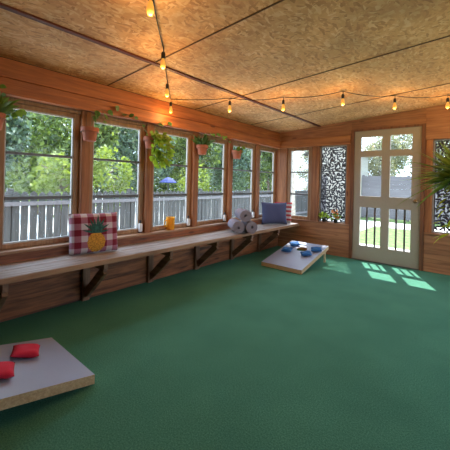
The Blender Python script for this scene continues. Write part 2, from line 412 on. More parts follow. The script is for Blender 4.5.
# left wall: boards below the sill, sill, posts, beam boards
b = MB()
zs = [0.0, 0.135, 0.27, 0.405, 0.53]
for z0, z1 in zip(zs[:-1], zs[1:]):
    b.box(XL - 0.12, XL, YF, YB, z0 + 0.003, z1 - 0.003)
b.box(XL - 0.125, XL - 0.008, YF, YB + 0.1, 0, 0.53)
for z0 in np.arange(0.552, 1.7, 0.2061): b.box(XL - 0.12, XL - 0.035, YF, 0.600, z0 + 0.003, z0 + 0.203)
b.box(XL - 0.125, XL - 0.05, YF, 0.600, 0.552, 1.788)
struct(b, 'wall_left', M['wall_wood_y'], 'low wall of stained boards below the row of windows', 'wall')
b = MB(); b.box(XL - 0.14, XL + 0.008, YF, YB, 0.53, 0.552)
struct(b, 'trim_5', M['sill_wood'], 'worn wooden sill running below the row of windows', 'sill', 0.003)
b = MB(); b.box(XL - 0.13, XL - 0.004, YF, YB, 1.925, 2.074)
struct(b, 'trim_6', M['red_wood_y'], 'upper red beam board under the ceiling on the window wall', 'beam', 0.003)
b = MB(); b.box(XL - 0.13, XL + 0.022, YF, YB, 1.788, 1.915)
struct(b, 'trim_7', M['red_wood_y'], 'lower red beam board just above the row of windows', 'beam', 0.004)
b = MB(); b.box(XL - 0.13, XL - 0.06, YF, YB, 1.755, 1.788)
struct(b, 'trim_8', M['frame_wood'], 'pale head trim under the red beam', 'trim', 0.002)
posts = [0.645 + 0.732 * i for i in range(0, 6)]
ordn = ['first', 'second', 'third', 'fourth', 'fifth', 'sixth']
for i, y in enumerate(posts):
    b = MB(); b.box(XL - 0.12, XL - 0.03, y - 0.043, y + 0.043, 0.552, 1.788)
    lab = 'stained wooden post, %s along the window wall from the left edge of the view' % ordn[i]
    struct(b, 'trim_%d' % (9 + i), M['red_wood_z'], lab, 'post', 0.004)

def make_window(name, loc, rotz, w, h, label, latch=True, frame=0.05, ft=0.05):
    """local: x along the wall (0..w), y = depth (0 = room side, + = outside), z 0..h"""
    t = thing(name, label, 'window', loc, (0, 0, rotz), kind='structure')
    b = MB()
    b.box(0, frame, 0, ft, 0, h); b.box(w - frame, w, 0, ft, 0, h)
    b.box(frame, w - frame, 0, ft, 0, frame * 0.8); b.box(frame, w - frame, 0, ft, h - frame * 0.75, h)
    b.build('frame', M['frame_wood'], t, bevel=0.003)
    gx0, gx1, gz0, gz1 = frame, w - frame, frame * 0.8, h - frame * 0.75
    b = MB(); e = 0.011
    b.box(gx0, gx0 + e, 0.012, 0.038, gz0, gz1); b.box(gx1 - e, gx1, 0.012, 0.038, gz0, gz1)
    b.box(gx0 + e, gx1 - e, 0.012, 0.038, gz0, gz0 + e); b.box(gx0 + e, gx1 - e, 0.012, 0.038, gz1 - e, gz1)
    b.build('sash', M['sash'], t)
    for k in (1, 2):
        z = gz0 + (gz1 - gz0) * k / 3
        b = MB(); hh = 0.015 if k == 1 else 0.011; b.box(gx0 + e, gx1 - e, 0.006, 0.040, z - hh, z + hh); b.build('rail', M['alu'], t, bevel=0.002)
    b = MB(); b.box(gx0 + e * 0.5, gx1 - e * 0.5, 0.0235, 0.0265, gz0 + e * 0.5, gz1 - e * 0.5); b.build('pane', M['pane'], t)
    if latch:
        b = MB(); b.box(w - 0.062, w - 0.022, -0.035, 0.0, 0.012, 0.105); l = b.build('latch', M['white_plastic'], t, bevel=0.008)
        l['label'] = 'white plastic latch box'
        b = MB(); b.box(w - 0.05, w - 0.034, -0.02, 0.0, 0.105, 0.14); b.box(w - 0.066, w - 0.018, -0.02, 0.0, 0.0, 0.012); b.build('lever', M['black'], l, bevel=0.002)
    return t
wl = ['window by the left edge of the view, plaid pillow below its right side', 'window right of the plaid pillow, second from the left edge',
      'window with the amber mug on its sill', 'window right of the amber mug, between two terracotta pots', 'window behind the three rolled towels', 'narrow window beside the corner, behind the blue pillow']
wi = 1
for i in range(len(posts)):
    y0 = posts[i] + 0.043; y1 = (posts[i + 1] - 0.043) if i + 1 < len(posts) else YB - 0.012
    lab = wl[i]
    # rotz 90: local x -> +y world, local y -> -x world
    make_window('window_%d' % wi, (XL - 0.078, y0, 0.556), PI / 2, y1 - y0, 1.198, lab, True); wi += 1

# back wall
def lower_boards(b, x0, x1, ztop):
    zs = np.linspace(0, ztop, 5)
    for z0, z1 in zip(zs[:-1], zs[1:]): b.box(x0, x1, YB, YB + 0.12, z0 + 0.003, z1 - 0.003)
    b.box(x0, x1, YB + 0.008, YB + 0.118, 0, ztop)
DX0, DX1, DZ = -1.56, -0.665, 1.981
b = MB(); lower_boards(b, XL - 0.12, -1.608, 0.505)
b.prism([(XL - 0.12, 1.93), (DX0 - 0.045, 1.93), (DX0 - 0.045, ceil_z(DX0 - 0.045)), (XL - 0.12, ceil_z(XL - 0.12))], 'Y', YB + 0.004, YB + 0.12)
lower_boards(b, -0.617, XR, 0.505)
b.prism([(DX0 - 0.045, DZ + 0.03), (-0.62, DZ + 0.03), (-0.62, ceil_z(-0.62)), (DX0 - 0.045, ceil_z(DX0 - 0.045))], 'Y', YB + 0.002, YB + 0.12)
b.prism([(-0.62, 1.79), (XR, 1.79), (XR, ceil_z(XR)), (-0.62, ceil_z(-0.62))], 'Y', YB - 0.004, YB + 0.12)
b.box(0.0, XR, YB, YB + 0.12, 0.505, 1.79)
struct(b, 'wall_back', M['wall_wood_x'], 'back wall of stained boards around the door', 'wall')
b = MB(); b.box(XL, DX0 - 0.05, YB - 0.03, YB + 0.12, 1.788, 1.925)
struct(b, 'trim_20', M['red_wood_x'], 'orange brown header board above the corner window and screen', 'beam', 0.004)
b = MB(); b.box(XL - 0.1, DX0 - 0.05, YB - 0.02, YB + 0.14, 0.505, 0.527)
struct(b, 'trim_21', M['wall_wood_x'], 'sill below the corner window and leaf screen', 'sill', 0.003)
b = MB(); b.box(-0.617, 0.0, YB - 0.02, YB + 0.14, 0.505, 0.527)
struct(b, 'trim_22', M['wall_wood_x'], 'sill below the leaf screen right of the door', 'sill', 0.003)
for i, (x0, x1, z1, lab) in enumerate(((XL - 0.1, -2.735, 1.788, 'corner post between the window wall and the door wall'),
                                       (-2.262, -2.128, 1.788, 'wooden post between corner window and leaf screen'),
                                       (-1.672, -1.608, 1.788, 'wooden post left of the door'),
                                       (-0.617, -0.535, 1.79, 'wooden post right of the door'),
                                       (-0.085, 0.0, 1.79, 'wooden post outside the right edge of the view'))):
    b = MB(); b.box(x0, x1, YB + 0.006, YB + 0.1, 0.527, z1)
    struct(b, 'trim_%d' % (23 + i), M['red_wood_z'], lab, 'post', 0.004)
make_window('window_%d' % wi, (-2.735, YB + 0.03, 0.527), 0, 0.473, 1.260, 'narrow window on the door wall beside the corner', False, 0.062); wi += 1

def leaf_screen(name, x0, x1, z0, z1, label, seed):
    t = thing(name, label, 'screen', (x0, YB + 0.04, z0), kind='structure'); w, h = x1 - x0, z1 - z0
    b = MB(); e = 0.022
    b.box(0, e, 0, 0.04, 0, h); b.box(w - e, w, 0, 0.04, 0, h); b.box(e, w - e, 0, 0.04, 0, e); b.box(e, w - e, 0, 0.04, h - e, h)
    b.build('frame', M['lattice_frame'], t, bevel=0.003)
    rnd = random.Random(seed); b = MB()
    for k in (1, 2):
        b.box(e, w - e, 0.012, 0.024, h * k / 3 - 0.007, h * k / 3 + 0.007)
    for sx in (e, w - e - 0.012): b.box(sx, sx + 0.012, 0.012, 0.024, e, h - e)
    # cut-metal leaf pattern: curling stems with paired leaves
    def leaf2(cx_, cz, ang, L, Wd, y):
        pts = []
        n = 6
        for i in range(n + 1):
            q = i / n; pts.append((L * q, Wd / 2 * math.sin(PI * q) ** 0.8))
        for i in range(n - 1, 0, -1):
            q = i / n; pts.append((L * q, -Wd / 2 * math.sin(PI * q) ** 0.8))
        c, s_ = math.cos(ang), math.sin(ang)
        poly = [(cx_ + c * p - s_ * q, cz + s_ * p + c * q) for p, q in pts]
        poly = [(min(w - e, max(e, p)), min(h - e, max(e, q))) for p, q in poly]
        b.prism(poly, 'Y', y, y + 0.004)
    x = e
    cell = 0.039
    nx, nz = int(w / cell) + 1, int(h / cell) + 1
    for i in range(nx):
        for j in range(nz):
            px = (i + 0.5) * cell + rnd.uniform(-0.012, 0.012); pz = (j + 0.5) * cell + rnd.uniform(-0.012, 0.012)
            if not (e < px < w - e and e < pz < h - e): continue
            a = rnd.uniform(0, 2 * PI); y = 0.012 + rnd.random() * 0.006
            L = rnd.uniform(0.055, 0.080)
            leaf2(px - math.cos(a) * L / 2, pz - math.sin(a) * L / 2, a, L, rnd.uniform(0.021, 0.031), y)
    for i in range(4):
        px = w * (i + 0.5) / 4; pts = [(px + 0.025 * math.sin(q * 2.3 + i * 1.7), 0.017, e + (h - 2 * e) * q / 24) for q in range(25)]
        pts = [(p[0] + 0.02 * math.sin(k * 0.9 + i), p[1], p[2]) for k, p in enumerate(pts)]
        b.tube(pts, 0.0035, 5)
    b.build('leaf_grille', M['lattice'], t)
    return t
leaf_screen('window_%d' % wi, -2.128, -1.672, 0.527, 1.788, 'dark leaf pattern screen left of the door', 3); wi += 1
leaf_screen('window_%d' % wi, -0.535, -0.085, 0.527, 1.79, 'dark leaf pattern screen right of the door, behind the palm', 8); wi += 1

# door
d = thing('door_1', 'cream six pane porch door', 'door', (DX0, YB + 0.012, 0.012), kind='structure')
dw, dh = DX1 - DX0, DZ - 0.012
zsz = [(0.225, 0.815), (0.983, 1.582), (1.675, 1.885)]
xs = [(0.10, 0.394), (0.505, 0.782)]
b = MB(); T = 0.042
edges = [0.0] + [v - 0.012 for p in zsz for v in p] + [dh]
b.box(0.004, xs[0][0], 0, T, 0, dh); b.box(xs[0][1], xs[1][0], 0, T, 0, dh); b.box(xs[1][1], dw - 0.004, 0, T, 0, dh)
for (xa, xb) in xs:
    for k in range(0, 8, 2): b.box(xa, xb, 0.0, T, edges[k], edges[k + 1])
b.build('slab', M['door_paint'], d)
for (xa, xb) in xs:
    for (za, zb) in zsz:
        za -= 0.012; zb -= 0.012
        p = MB(); p.box(xa, xb, 0.019, 0.023, za, zb); po = p.build('pane', M['door_pane'], d)
    for q in (1, 2):
        xx = xa + (xb - xa) * (0.33 if q == 1 else 0.72)
        p = MB(); p.box(xx - 0.012, xx + 0.012, 0.026, 0.042, zsz[0][0] - 0.012, zsz[0][1] - 0.012); p.build('bar', M['door_bar'], d)
p = MB(); p.lathe([(0.012, 0), (0.012, 0.03), (0.026, 0.036), (0.03, 0.05), (0.024, 0.064), (0.008, 0.068)], 20, mtx=Matrix.Translation((dw - 0.055, 0.0, 0.93)) @ Matrix.Rotation(PI / 2, 4, 'X'))
p.build('knob', M['brass'], d, True)
for i, (x0, x1, z0, z1, lab) in enumerate(((DX0 - 0.046, DX0, 0, DZ + 0.03, 'dark jamb on the hinge side of the door'), (DX1, DX1 + 0.046, 0, DZ + 0.03, 'dark jamb on the knob side of the door'),
                                       (DX0, DX1, DZ, DZ + 0.03, 'dark head trim above the door'))):
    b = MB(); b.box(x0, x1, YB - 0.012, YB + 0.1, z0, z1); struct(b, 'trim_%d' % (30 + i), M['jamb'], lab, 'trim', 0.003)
b = MB(); b.box(DX0, DX1, YB - 0.01, YB + 0.1, 0, 0.012); struct(b, 'trim_33', M['alu'], 'thin metal threshold under the door', 'trim')

# right wall with window openings, boarded wall behind the viewer
b = MB()
b.box(XR, XR + 0.1, YF, YB + 0.12, 0, 0.6); b.box(XR, XR + 0.1, YF, YB + 0.12, 1.85, ceil_z(XR))
b.box(XR, XR + 0.1, YF, 1.6, 0.6, 1.85)
for y in np.linspace(1.65, YB, 5): b.box(XR, XR + 0.1, y - 0.05, y + 0.05, 0.6, 1.85)
struct(b, 'wall_right', M['wall_wood_y'], 'right-hand porch wall with long window openings', 'wall')
b = MB()
b.prism([(XL - 0.12, 0), (XR + 0.1, 0), (XR + 0.1, ceil_z(XR + 0.1)), (XL - 0.12, ceil_z(XL - 0.12))], 'Y', YF - 0.1, YF)
struct(b, 'wall_front', M['wall_wood_x'], 'boarded porch wall behind the viewer', 'wall')

# ------------------------------------------------------------------ bench on wall brackets
BZ, BX = 0.459, -2.456
t = thing('bench', 'long weathered plank bench running below the windows', 'bench', (0, 0, 0))
bw = (BX - XL - 0.004)
for k in range(2):
    xa = XL + 0.004 + bw * k / 2 + (0.005 if k else 0); xb = XL + 0.004 + bw * (k + 1) / 2 - (0.005 if not k else 0.012)
    b = MB(); b.box(xa, xb, YF + 0.01, YB - 0.012, BZ - 0.038, BZ); b.build('plank', M['bench_wood'], t, bevel=0.004)
b = MB(); b.box(BX - 0.0115, BX, YF + 0.01, YB - 0.012, BZ - 0.042, BZ - 0.002); e_ = b.build('front_edge', M['edge_wood'], t, bevel=0.002); e_['label'] = 'brown front edge strip'
for i in range(-3, 6):
    y = 0.645 + 0.732 * i
    b = MB(); b.box(XL + 0.002, XL + 0.04, y - 0.035, y + 0.035, 0.002, BZ - 0.04); b.build('upright', M['bracket_wood'], t, bevel=0.003)
    b = MB(); b.box(XL + 0.04, BX - 0.03, y - 0.019, y + 0.019, BZ - 0.105, BZ - 0.039); b.build('arm', M['brace_wood'], t, bevel=0.003)
    b = MB(); b.beam((XL + 0.045, y, 0.07), (BX - 0.055, y, BZ - 0.105), 0.038, 0.075, (0, 0, 1)); b.build('brace', M['brace_wood'], t, bevel=0.003)

# ------------------------------------------------------------------ cornhole boards and bags
def make_board(label, loc, rotz):
    """local: low end at y=0 (front edge), high end at y=L; x from -w/2 to w/2"""
    t = thing('cornhole_board', label, 'game board', loc, (0, 0, rotz), group='cornhole boards')
    w, L, z0, z1, th = 0.60, 0.87, 0.056, 0.238, 0.014
    sl = (z1 - z0) / L
    P = lambda x, y, dz=0: (x, y, z0 + sl * y + dz)
    hx, hy, hr, n = 0.0, L - 0.25, 0.078, 48
    b = MB(); vs = []; fs = []
    for dz in (0, -th):
        for k in range(n):
            a = 2 * PI * k / n; c, s_ = math.cos(a), math.sin(a)
            vs.append(P(hx + hr * c, hy + hr * s_, dz))
        for k in range(n):
            a = 2 * PI * k / n; c, s_ = math.cos(a), math.sin(a)
            q = min(((w / 2) / abs(c)) if abs(c) > 1e-6 else 9, ((L - hy) / s_) if s_ > 1e-6 else ((hy / -s_) if s_ < -1e-6 else 9))
            vs.append(P(hx + q * c, hy + q * s_, dz))
    for k in range(n):
        j = (k + 1) % n
        fs += [(k, j, n + j, n + k), (2 * n + k, 3 * n + k, 3 * n + j, 2 * n + j), (k, 2 * n + k, 2 * n + j, j), (n + k, n + j, 3 * n + j, 3 * n + k)]
    # square off the four corners
    cs = [P(sx * w / 2, sy, dz) for dz in (0, -th) for sx, sy in ((1, L), (-1, L), (-1, 0), (1, 0))]
    base = len(vs); vs += cs
    ang = [math.atan2(L - hy, w / 2), math.atan2(L - hy, -w / 2), math.atan2(-hy, -w / 2) + 2 * PI, math.atan2(-hy, w / 2) + 2 * PI]
    for ci, a in enumerate(ang):
        k = int(a / (2 * PI) * n) % n; j = (k + 1) % n
        fs += [(n + k, base + ci, n + j), (3 * n + k, 3 * n + j, base + 4 + ci), (n + k, 3 * n + k, base + 4 + ci, base + ci), (n + j, base + ci, base + 4 + ci, 3 * n + j)]
    # drop the chord faces the corners replace
    b.add(vs, [f for f in fs if not (len(f) == 4 and set(f) in [{n + int(a / (2 * PI) * n) % n, n + (int(a / (2 * PI) * n) + 1) % n, 3 * n + (int(a / (2 * PI) * n) + 1) % n, 3 * n + int(a / (2 * PI) * n) % n} for a in ang])])
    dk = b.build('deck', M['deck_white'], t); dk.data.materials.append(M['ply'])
    for pl in dk.data.polygons:
        if abs(pl.normal.z) < 0.6: pl.material_index = 1
    b = MB(); fh = 0.038
    def rail_(xa, xb, ya, yb):
        vs = [(x, y, z0 + sl * y - th - (0.001 if q else fh)) for q in (0, 1) for x, y in ((xa, ya), (xb, ya), (xb, yb), (xa, yb))]
        b.add(vs, [(0, 1, 2, 3), (7, 6, 5, 4), (0, 4, 5, 1), (1, 5, 6, 2), (2, 6, 7, 3), (3, 7, 4, 0)])
    rail_(-w / 2, -w / 2 + 0.02, 0, L); rail_(w / 2 - 0.02, w / 2, 0, L); rail_(-w / 2 + 0.02, w / 2 - 0.02, 0, 0.02); rail_(-w / 2 + 0.02, w / 2 - 0.02, L - 0.02, L)
    b.build('frame', M['ply'], t)
    for sx in (-1, 1):
        b = MB(); b.beam((sx * (w / 2 - 0.035), L - 0.05, 0.001), (sx * (w / 2 - 0.035), L - 0.06, z0 + sl * (L - 0.06) - th - 0.002), 0.022, 0.04, (0, 1, 0))
        b.build('leg', M['ply'], t, bevel=0.003)
    return t, (lambda x, y: z0 + sl * y), sl
def pillow_mesh(w, h, th, n=18, pinch=0.06, wob=0.0, seed=0):
    """cushion in local x (width), z (height), y (thickness); front is -y"""
    rnd = random.Random(seed); b = MB()
    ph = [rnd.uniform(0, 6) for _ in range(6)]
    def surf(u, v, side):
        px = u * w / 2 * (1 - pinch * (1 - v * v)); pz = v * h / 2 * (1 - pinch * (1 - u * u))
        e = max(0.0, (1 - u ** 4) * (1 - v ** 4)) ** 0.55
        k = 1 + wob * (math.sin(3 * u + ph[0]) * math.sin(2.5 * v + ph[1]) + 0.5 * math.sin(6 * u + ph[2] + 3 * v))
        return (px, side * th / 2 * e * k, pz)
    vs = []; fs = []
    for side in (-1, 1):
        for i in range(n + 1):
            for j in range(n + 1): vs.append(surf(-1 + 2 * i / n, -1 + 2 * j / n, side))
    K = (n + 1) ** 2
    for i in range(n):
        for j in range(n):
            a = i * (n + 1) + j
            fs.append((a, a + n + 1, a + n + 2, a + 1)); fs.append((K + a, K + a + 1, K + a + n + 2, K + a + n + 1))
    b.add(vs, fs)
    return b, surf
def weld(o):
    w = o.modifiers.new('weld', 'WELD'); w.merge_threshold = 0.0006
    return o
def bean_bag(label, mat, board, f, sl, x, y, rz, group, s_=0.15):
    b, _ = pillow_mesh(s_, s_ * 0.92, 0.042, 12, 0.05, 0.18, int(abs(x * 1000) + y * 777))
    o = weld(b.build('bean_bag', M[mat], None, True))
    # lie flat on the sloping deck
    tilt = math.atan(sl)
    mw = Matrix.Translation(board.location) @ Matrix.Rotation(board.rotation_euler.z, 4, 'Z') @ Matrix.Translation((x, y, f(x, y) + 0.0275)) @ Matrix.Rotation(tilt, 4, 'X') @ Matrix.Rotation(rz, 4, 'Z') @ Matrix.Rotation(-PI / 2, 4, 'X')
    o.matrix_world = mw
    tag(o, label, 'bean bag', group)
    return o
far_board, ff, fs_ = make_board('pale cornhole board by the far end of the bench, four blue bags on it', (-2.04, 3.595, 0), 0)
near_board, nf, ns_ = make_board('pale cornhole board with red bags on it', (-1.935, 0.853, 0), PI)

# ------------------------------------------------------------------ soft things on the bench
def place(o, loc, rz, lean=0.0):
    o.matrix_world = Matrix.Translation(loc) @ Matrix.Rotation(rz, 4, 'Z') @ Matrix.Rotation(lean, 4, 'X')
PH = 0.365
t = thing('throw_pillow', 'red and white plaid pillow with a pineapple, leaning on the sill', 'pillow', (-2.742, 1.40, BZ + 0.004))
t.rotation_euler = (math.radians(-7), 0, math.atan2(0.41, 0.087))
b, sf = pillow_mesh(0.43, PH, 0.115, 20, 0.02)
o = weld(b.build('cover', M['plaid'], t, True)); o.location = (0, 0, PH / 2)
def on_pillow(poly, name, mat, off, parent, sub=10):
    """flat print that follows the bulge: polygon given in pillow metres, fanned from its centre"""
    cx_ = sum(p[0] for p in poly) / len(poly); cz = sum(p[1] for p in poly) / len(poly)
    b = MB(); vs = []; fs = []; n = len(poly); R_ = 4
    def S(x, z):
        u, v = x / 0.215, z / (PH / 2); q = sf(max(-1, min(1, u)), max(-1, min(1, v)), -1); return (x, q[1] - off, z + PH / 2)
    vs.append(S(cx_, cz))
    for r in range(1, R_ + 1):
        for p in poly: vs.append(S(cx_ + (p[0] - cx_) * r / R_, cz + (p[1] - cz) * r / R_))
    for k in range(n): fs.append((0, 1 + k, 1 + (k + 1) % n))
    for r in range(R_ - 1):
        for k in range(n):
            j = (k + 1) % n; fs.append((1 + r * n + k, 1 + (r + 1) * n + k, 1 + (r + 1) * n + j, 1 + r * n + j))
    b.add(vs, fs)
    return b
body = [(0.004 + 0.078 * math.cos(a) * (1 + 0.03 * math.cos(12 * a)), -0.082 + 0.090 * math.sin(a) * (1 + 0.03 * math.sin(12 * a))) for a in np.linspace(0, 2 * PI, 48, endpoint=False)]
po = on_pillow(body, 'p', None, 0.0015, t).build('pineapple_print', M['pine'], t, True)
bl = MB()
for ang, L in ((8, .172), (30, .16), (-22, .15), (55, .14), (-48, .145), (80, .115), (-75, .125), (18, .13), (-8, .14), (-36, .11), (42, .11)):
    a = math.radians(ang); dx, dz = math.sin(a), math.cos(a); x0_ = 0.004
    lf = [(q, 0.0105 * math.sin(PI * min(1, q * 0.9 + .1)) ** 0.8) for q in np.linspace(0, 1, 7)]
    up_, dn = [], []
    for q, w_ in lf:
        bx, bz = x0_ + dx * L * q, 0.002 + dz * L * q * (1 - 0.12 * q * abs(dx))
        up_.append((bx + dz * w_, bz - dx * w_)); dn.append((bx - dz * w_, bz + dx * w_))
    poly = up_ + dn[::-1]
    m_ = on_pillow(poly, 'p', None, 0.0028, t); bl.add(m_.v, m_.f)
bl.build('pineapple_leaves', M['pine_leaf'], t, True)

b, sf2 = pillow_mesh(0.44, 0.37, 0.15, 18, 0.075, 0.10, 5)
o = tag(weld(b.build('throw_pillow', M['denim'], None, True)), 'dusky blue pillow propped at the far end of the bench', 'pillow')
place(o, (-2.68, 4.47, BZ + 0.186), math.radians(46), math.radians(-8))
b, _ = pillow_mesh(0.31, 0.36, 0.09, 18, 0.045, 0.05, 9)
o = tag(weld(b.build('throw_pillow', M['flag'], None, True)), 'red and white striped pillow tucked behind the blue pillow', 'pillow')
place(o, (-2.705, 4.805, BZ + 0.184), math.radians(18), math.radians(-10))

def towel(label, y, z, R_, L=0.36, seed=0, x=-2.47):
    """x, y: centre of the end that faces the room"""
    turns = 4.5; th = R_ / (turns + 0.6); n = 140
    b = MB(); vs = []; fs = []
    for i in range(n + 1):
        a = 2 * PI * turns * i / n + seed; r = th * 0.6 + (R_ - 1.42 * th) * i / n
        for rr in (r, r + th * 0.72):
            for xx in (-L, 0):
                vs.append((xx, rr * math.cos(a), rr * math.sin(a)))
    for i in range(n):
        k = 4 * i; q = k + 4
        fs += [(k, k + 1, q + 1, q), (k + 2, q + 2, q + 3, k + 3), (k, q, q + 2, k + 2), (k + 1, k + 3, q + 3, q + 1)]
    fs += [(0, 2, 3, 1), (4 * n, 4 * n + 1, 4 * n + 3, 4 * n + 2)]
    b.add(vs, fs)
    o = tag(b.build('rolled_towel', M['towel'], None, False), label, 'towel', 'rolled towels on the bench')
    o.location = (x, y, z); o.rotation_euler = (0, 0, math.radians(-40))
    return o
TR = 0.088
towel('lilac grey rolled towel at the bottom left of the towel stack', 3.235, BZ + TR + 0.001, TR, 0.36, 0.3, -2.475)
towel('lilac grey rolled towel at the bottom right of the towel stack', 3.375, BZ + TR + 0.001, TR, 0.36, 2.1, -2.358)
towel('lilac grey rolled towel resting on top of the other two', 3.305, BZ + TR + 0.156, TR, 0.36, 4.0, -2.4165)

# amber mug on the sill
t = thing('glass_mug', 'amber glass mug standing on the window sill', 'mug', (XL - 0.045, 2.44, 0.5525), (0, 0, 0))
b = MB(); b.lathe([(0.046, 0), (0.052, 0.006), (0.052, 0.145), (0.054, 0.152), (0.049, 0.152), (0.047, 0.012), (0.0, 0.010)][:6], 28); b.build('cup', M['amber'], t, True)
b = MB(); b.tube([(0.0, -0.050, 0.118), (0.0, -0.078, 0.118), (0.0, -0.092, 0.10), (0.0, -0.094, 0.07), (0.0, -0.085, 0.045), (0.0, -0.050, 0.04)], 0.0075, 10); b.build('handle', M['amber'], t, True)

# ------------------------------------------------------------------ bean bags
bgp = 'blue bags on the far board'
bean_bag('blue bean bag left of the hole, nearer the low end', 'blue_cloth', far_board, ff, fs_, -0.16, 0.46, 0.25, bgp)
bean_bag('blue bean bag at the high end by the bench', 'blue_cloth', far_board, ff, fs_, -0.16, 0.70, 0.75, bgp)
bean_bag('blue bean bag below the hole, nearest the viewer', 'blue_cloth', far_board, ff, fs_, 0.15, 0.44, 0.62, bgp)
bean_bag('blue bean bag right of the hole on the far board', 'blue_cloth', far_board, ff, fs_, 0.215, 0.63, 0.45, bgp)
bean_bag('red bean bag in the middle of the near board', 'red_cloth', near_board, nf, ns_, 0.097, 0.217, -0.38, 'red bags on the near board', 0.155)
bean_bag('red bean bag cut off by the left edge of the picture', 'red_cloth', near_board, nf, ns_, -0.08, 0.394, -0.30, 'red bags on the near board', 0.155)

# ------------------------------------------------------------------ hanging pots along the windows
def heart(b, p, d, s_, rnd):
    nrm = Vector((rnd.uniform(0.5, 1), rnd.uniform(-0.5, 0.5), rnd.uniform(0.0, 0.7)))
    b.leaf(p, d, nrm, s_, s_ * 0.8, 0.18, 0.12, 5)
def pot_plant(label, y, x=XL + 0.052, zr=1.622):
    t = thing('hanging_plant', label, 'plant', (x, y, zr - 0.125), group='terracotta pots along the window wall')
    b = MB(); b.lathe([(0.050, 0.0), (0.053, 0.004), (0.066, 0.083), (0.076, 0.084), (0.079, 0.122), (0.077, 0.125), (0.070, 0.124), (0.067, 0.105)], 28)
    b.build('pot', M['terracotta'], t, True).data.set_sharp_from_angle(angle=math.radians(35))
    b = MB(); b.lathe([(0.066, 0.098), (0.066, 0.106), (0.03, 0.110)], 20); b.build('soil', M['soil'], t)
    b = MB()
    b.tube([(0.081 * math.cos(a), 0.081 * math.sin(a), 0.083) for a in np.linspace(0, 2 * PI, 25)], 0.0022, 6)
    b.tube([(-0.0805, 0, 0.083), (-0.081, 0, 0.2), (-0.0655, 0, 0.292)], 0.0025, 6)
    b.build('hanger', M['wire'], t)
    return t
def trailing(t, mat, paths, size, step, seed, spread=0.02):
    rnd = random.Random(seed); v = MB(); l = MB()
    for path in paths:
        pts = [Vector(p) for p in path]; v.tube(pts, 0.002, 5)
        for a, c in zip(pts[:-1], pts[1:]):
            n = max(1, int((c - a).length / step))
            for i in range(n):
                p = a.lerp(c, (i + rnd.random()) / n)
                d = Vector((rnd.uniform(0.1, 1), rnd.uniform(-1, 1), rnd.uniform(-1.1, 0.3)))
                p = p + Vector((rnd.uniform(0, spread), rnd.uniform(-spread, spread), rnd.uniform(-spread, spread)))
                heart(l, p, d, size * rnd.uniform(0.7, 1.2), rnd)
    v.build('vine', M['stem'], t); l.build('leaves', M[mat], t, True)
def tuft(t, mat, n, L, Wd, seed, up_=0.9, base=0.11, droop=0.3):
    rnd = random.Random(seed); l = MB()
    for i in range(n):
        a = rnd.uniform(0, 2 * PI); e = rnd.uniform(up_ - 0.5, up_ + 0.5)
        d = Vector((math.cos(a) * math.cos(e) , math.sin(a) * math.cos(e), math.sin(e)))
        if d.x < -0.3: d.x *= -0.6
        l.leaf((0.03 * math.cos(a), 0.03 * math.sin(a), base), d, (rnd.uniform(-1, 1), rnd.uniform(-1, 1), 1), L * rnd.uniform(0.6, 1.2), Wd, 0.15, droop, 6)
    l.build('leaves', M[mat], t, True)

p1 = pot_plant('terracotta pot at the far left edge with arching green leaves', 0.63)
tuft(p1, 'mid_leaf', 40, 0.24, 0.034, 4, 1.1, 0.105, 0.3)
trailing(p1, 'mid_leaf', [[(0.0, 0.03, 0.11), (0.04, 0.10, 0.15), (0.05, 0.19, 0.13), (0.05, 0.26, 0.09)], [(0.01, 0, 0.11), (0.03, 0.03, 0.22), (0.02, 0.02, 0.32)]], 0.055, 0.03, 5)
p2 = pot_plant('terracotta pot hanging in front of the second post, long vine starting over the beam', 1.37)
trailing(p2, 'dark_leaf', [[(0, 0, 0.11), (0.01, 0.03, 0.22), (-0.02, 0.06, 0.29), (-0.02, 0.12, 0.32), (-0.02, 0.2, 0.31)]], 0.06, 0.07, 15)
trailing(p2, 'mid_leaf', [[(-0.02, 0.13, 0.31), (0.0, 0.15, 0.25), (0.0, 0.16, 0.20)]], 0.065, 0.028, 6, 0.012)
p3 = pot_plant('pot hidden by a dense curtain of yellow green pothos', 2.055)
rp = random.Random(21)
trailing(p3, 'pothos', [[(0.02 * math.cos(a), 0.02 * math.sin(a), 0.11), (0.085 + 0.02 * rp.random(), 0.09 * math.sin(a) + 0.06, 0.145), (0.095 + 0.03 * rp.random(), 0.10 * math.sin(a) + 0.065, 0.0 + 0.02 * rp.random()), (0.09 + 0.02 * rp.random(), 0.09 * math.sin(a) + 0.05, -0.09 - 0.12 * rp.random())] for a in np.linspace(-1.5, 1.5, 9)], 0.068, 0.024, 8, 0.02)
trailing(p3, 'dark_leaf', [[(-0.0, -0.03, 0.11), (-0.005, -0.12, 0.28), (-0.018, -0.22, 0.31), (-0.018, -0.33, 0.33), (-0.018, -0.42, 0.35)],
                          [(0, 0.03, 0.11), (-0.005, 0.10, 0.3), (-0.018, 0.17, 0.33), (-0.018, 0.27, 0.34)]], 0.062, 0.055, 9, 0.012)
p4 = pot_plant('terracotta pot with a bushy upright plant, third of the pots from the corner pillow side', 2.865)
p4['label'] = 'terracotta pot right of the pothos with dark upright leaves'
tuft(p4, 'dark_leaf', 30, 0.19, 0.042, 12, 1.0, 0.105, 0.2)
trailing(p4, 'dark_leaf', [[(0, -0.03, 0.12), (0.02, -0.12, 0.21), (0.0, -0.22, 0.23)], [(0, 0.03, 0.12), (0.03, 0.10, 0.10), (0.03, 0.14, 0.06)]], 0.06, 0.028, 13)
trailing(p4, 'mid_leaf', [[(0, 0.03, 0.12), (-0.01, 0.10, 0.30), (-0.018, 0.2, 0.31), (-0.018, 0.35, 0.32), (-0.018, 0.5, 0.30), (-0.018, 0.58, 0.24)]], 0.075, 0.055, 14, 0.02)
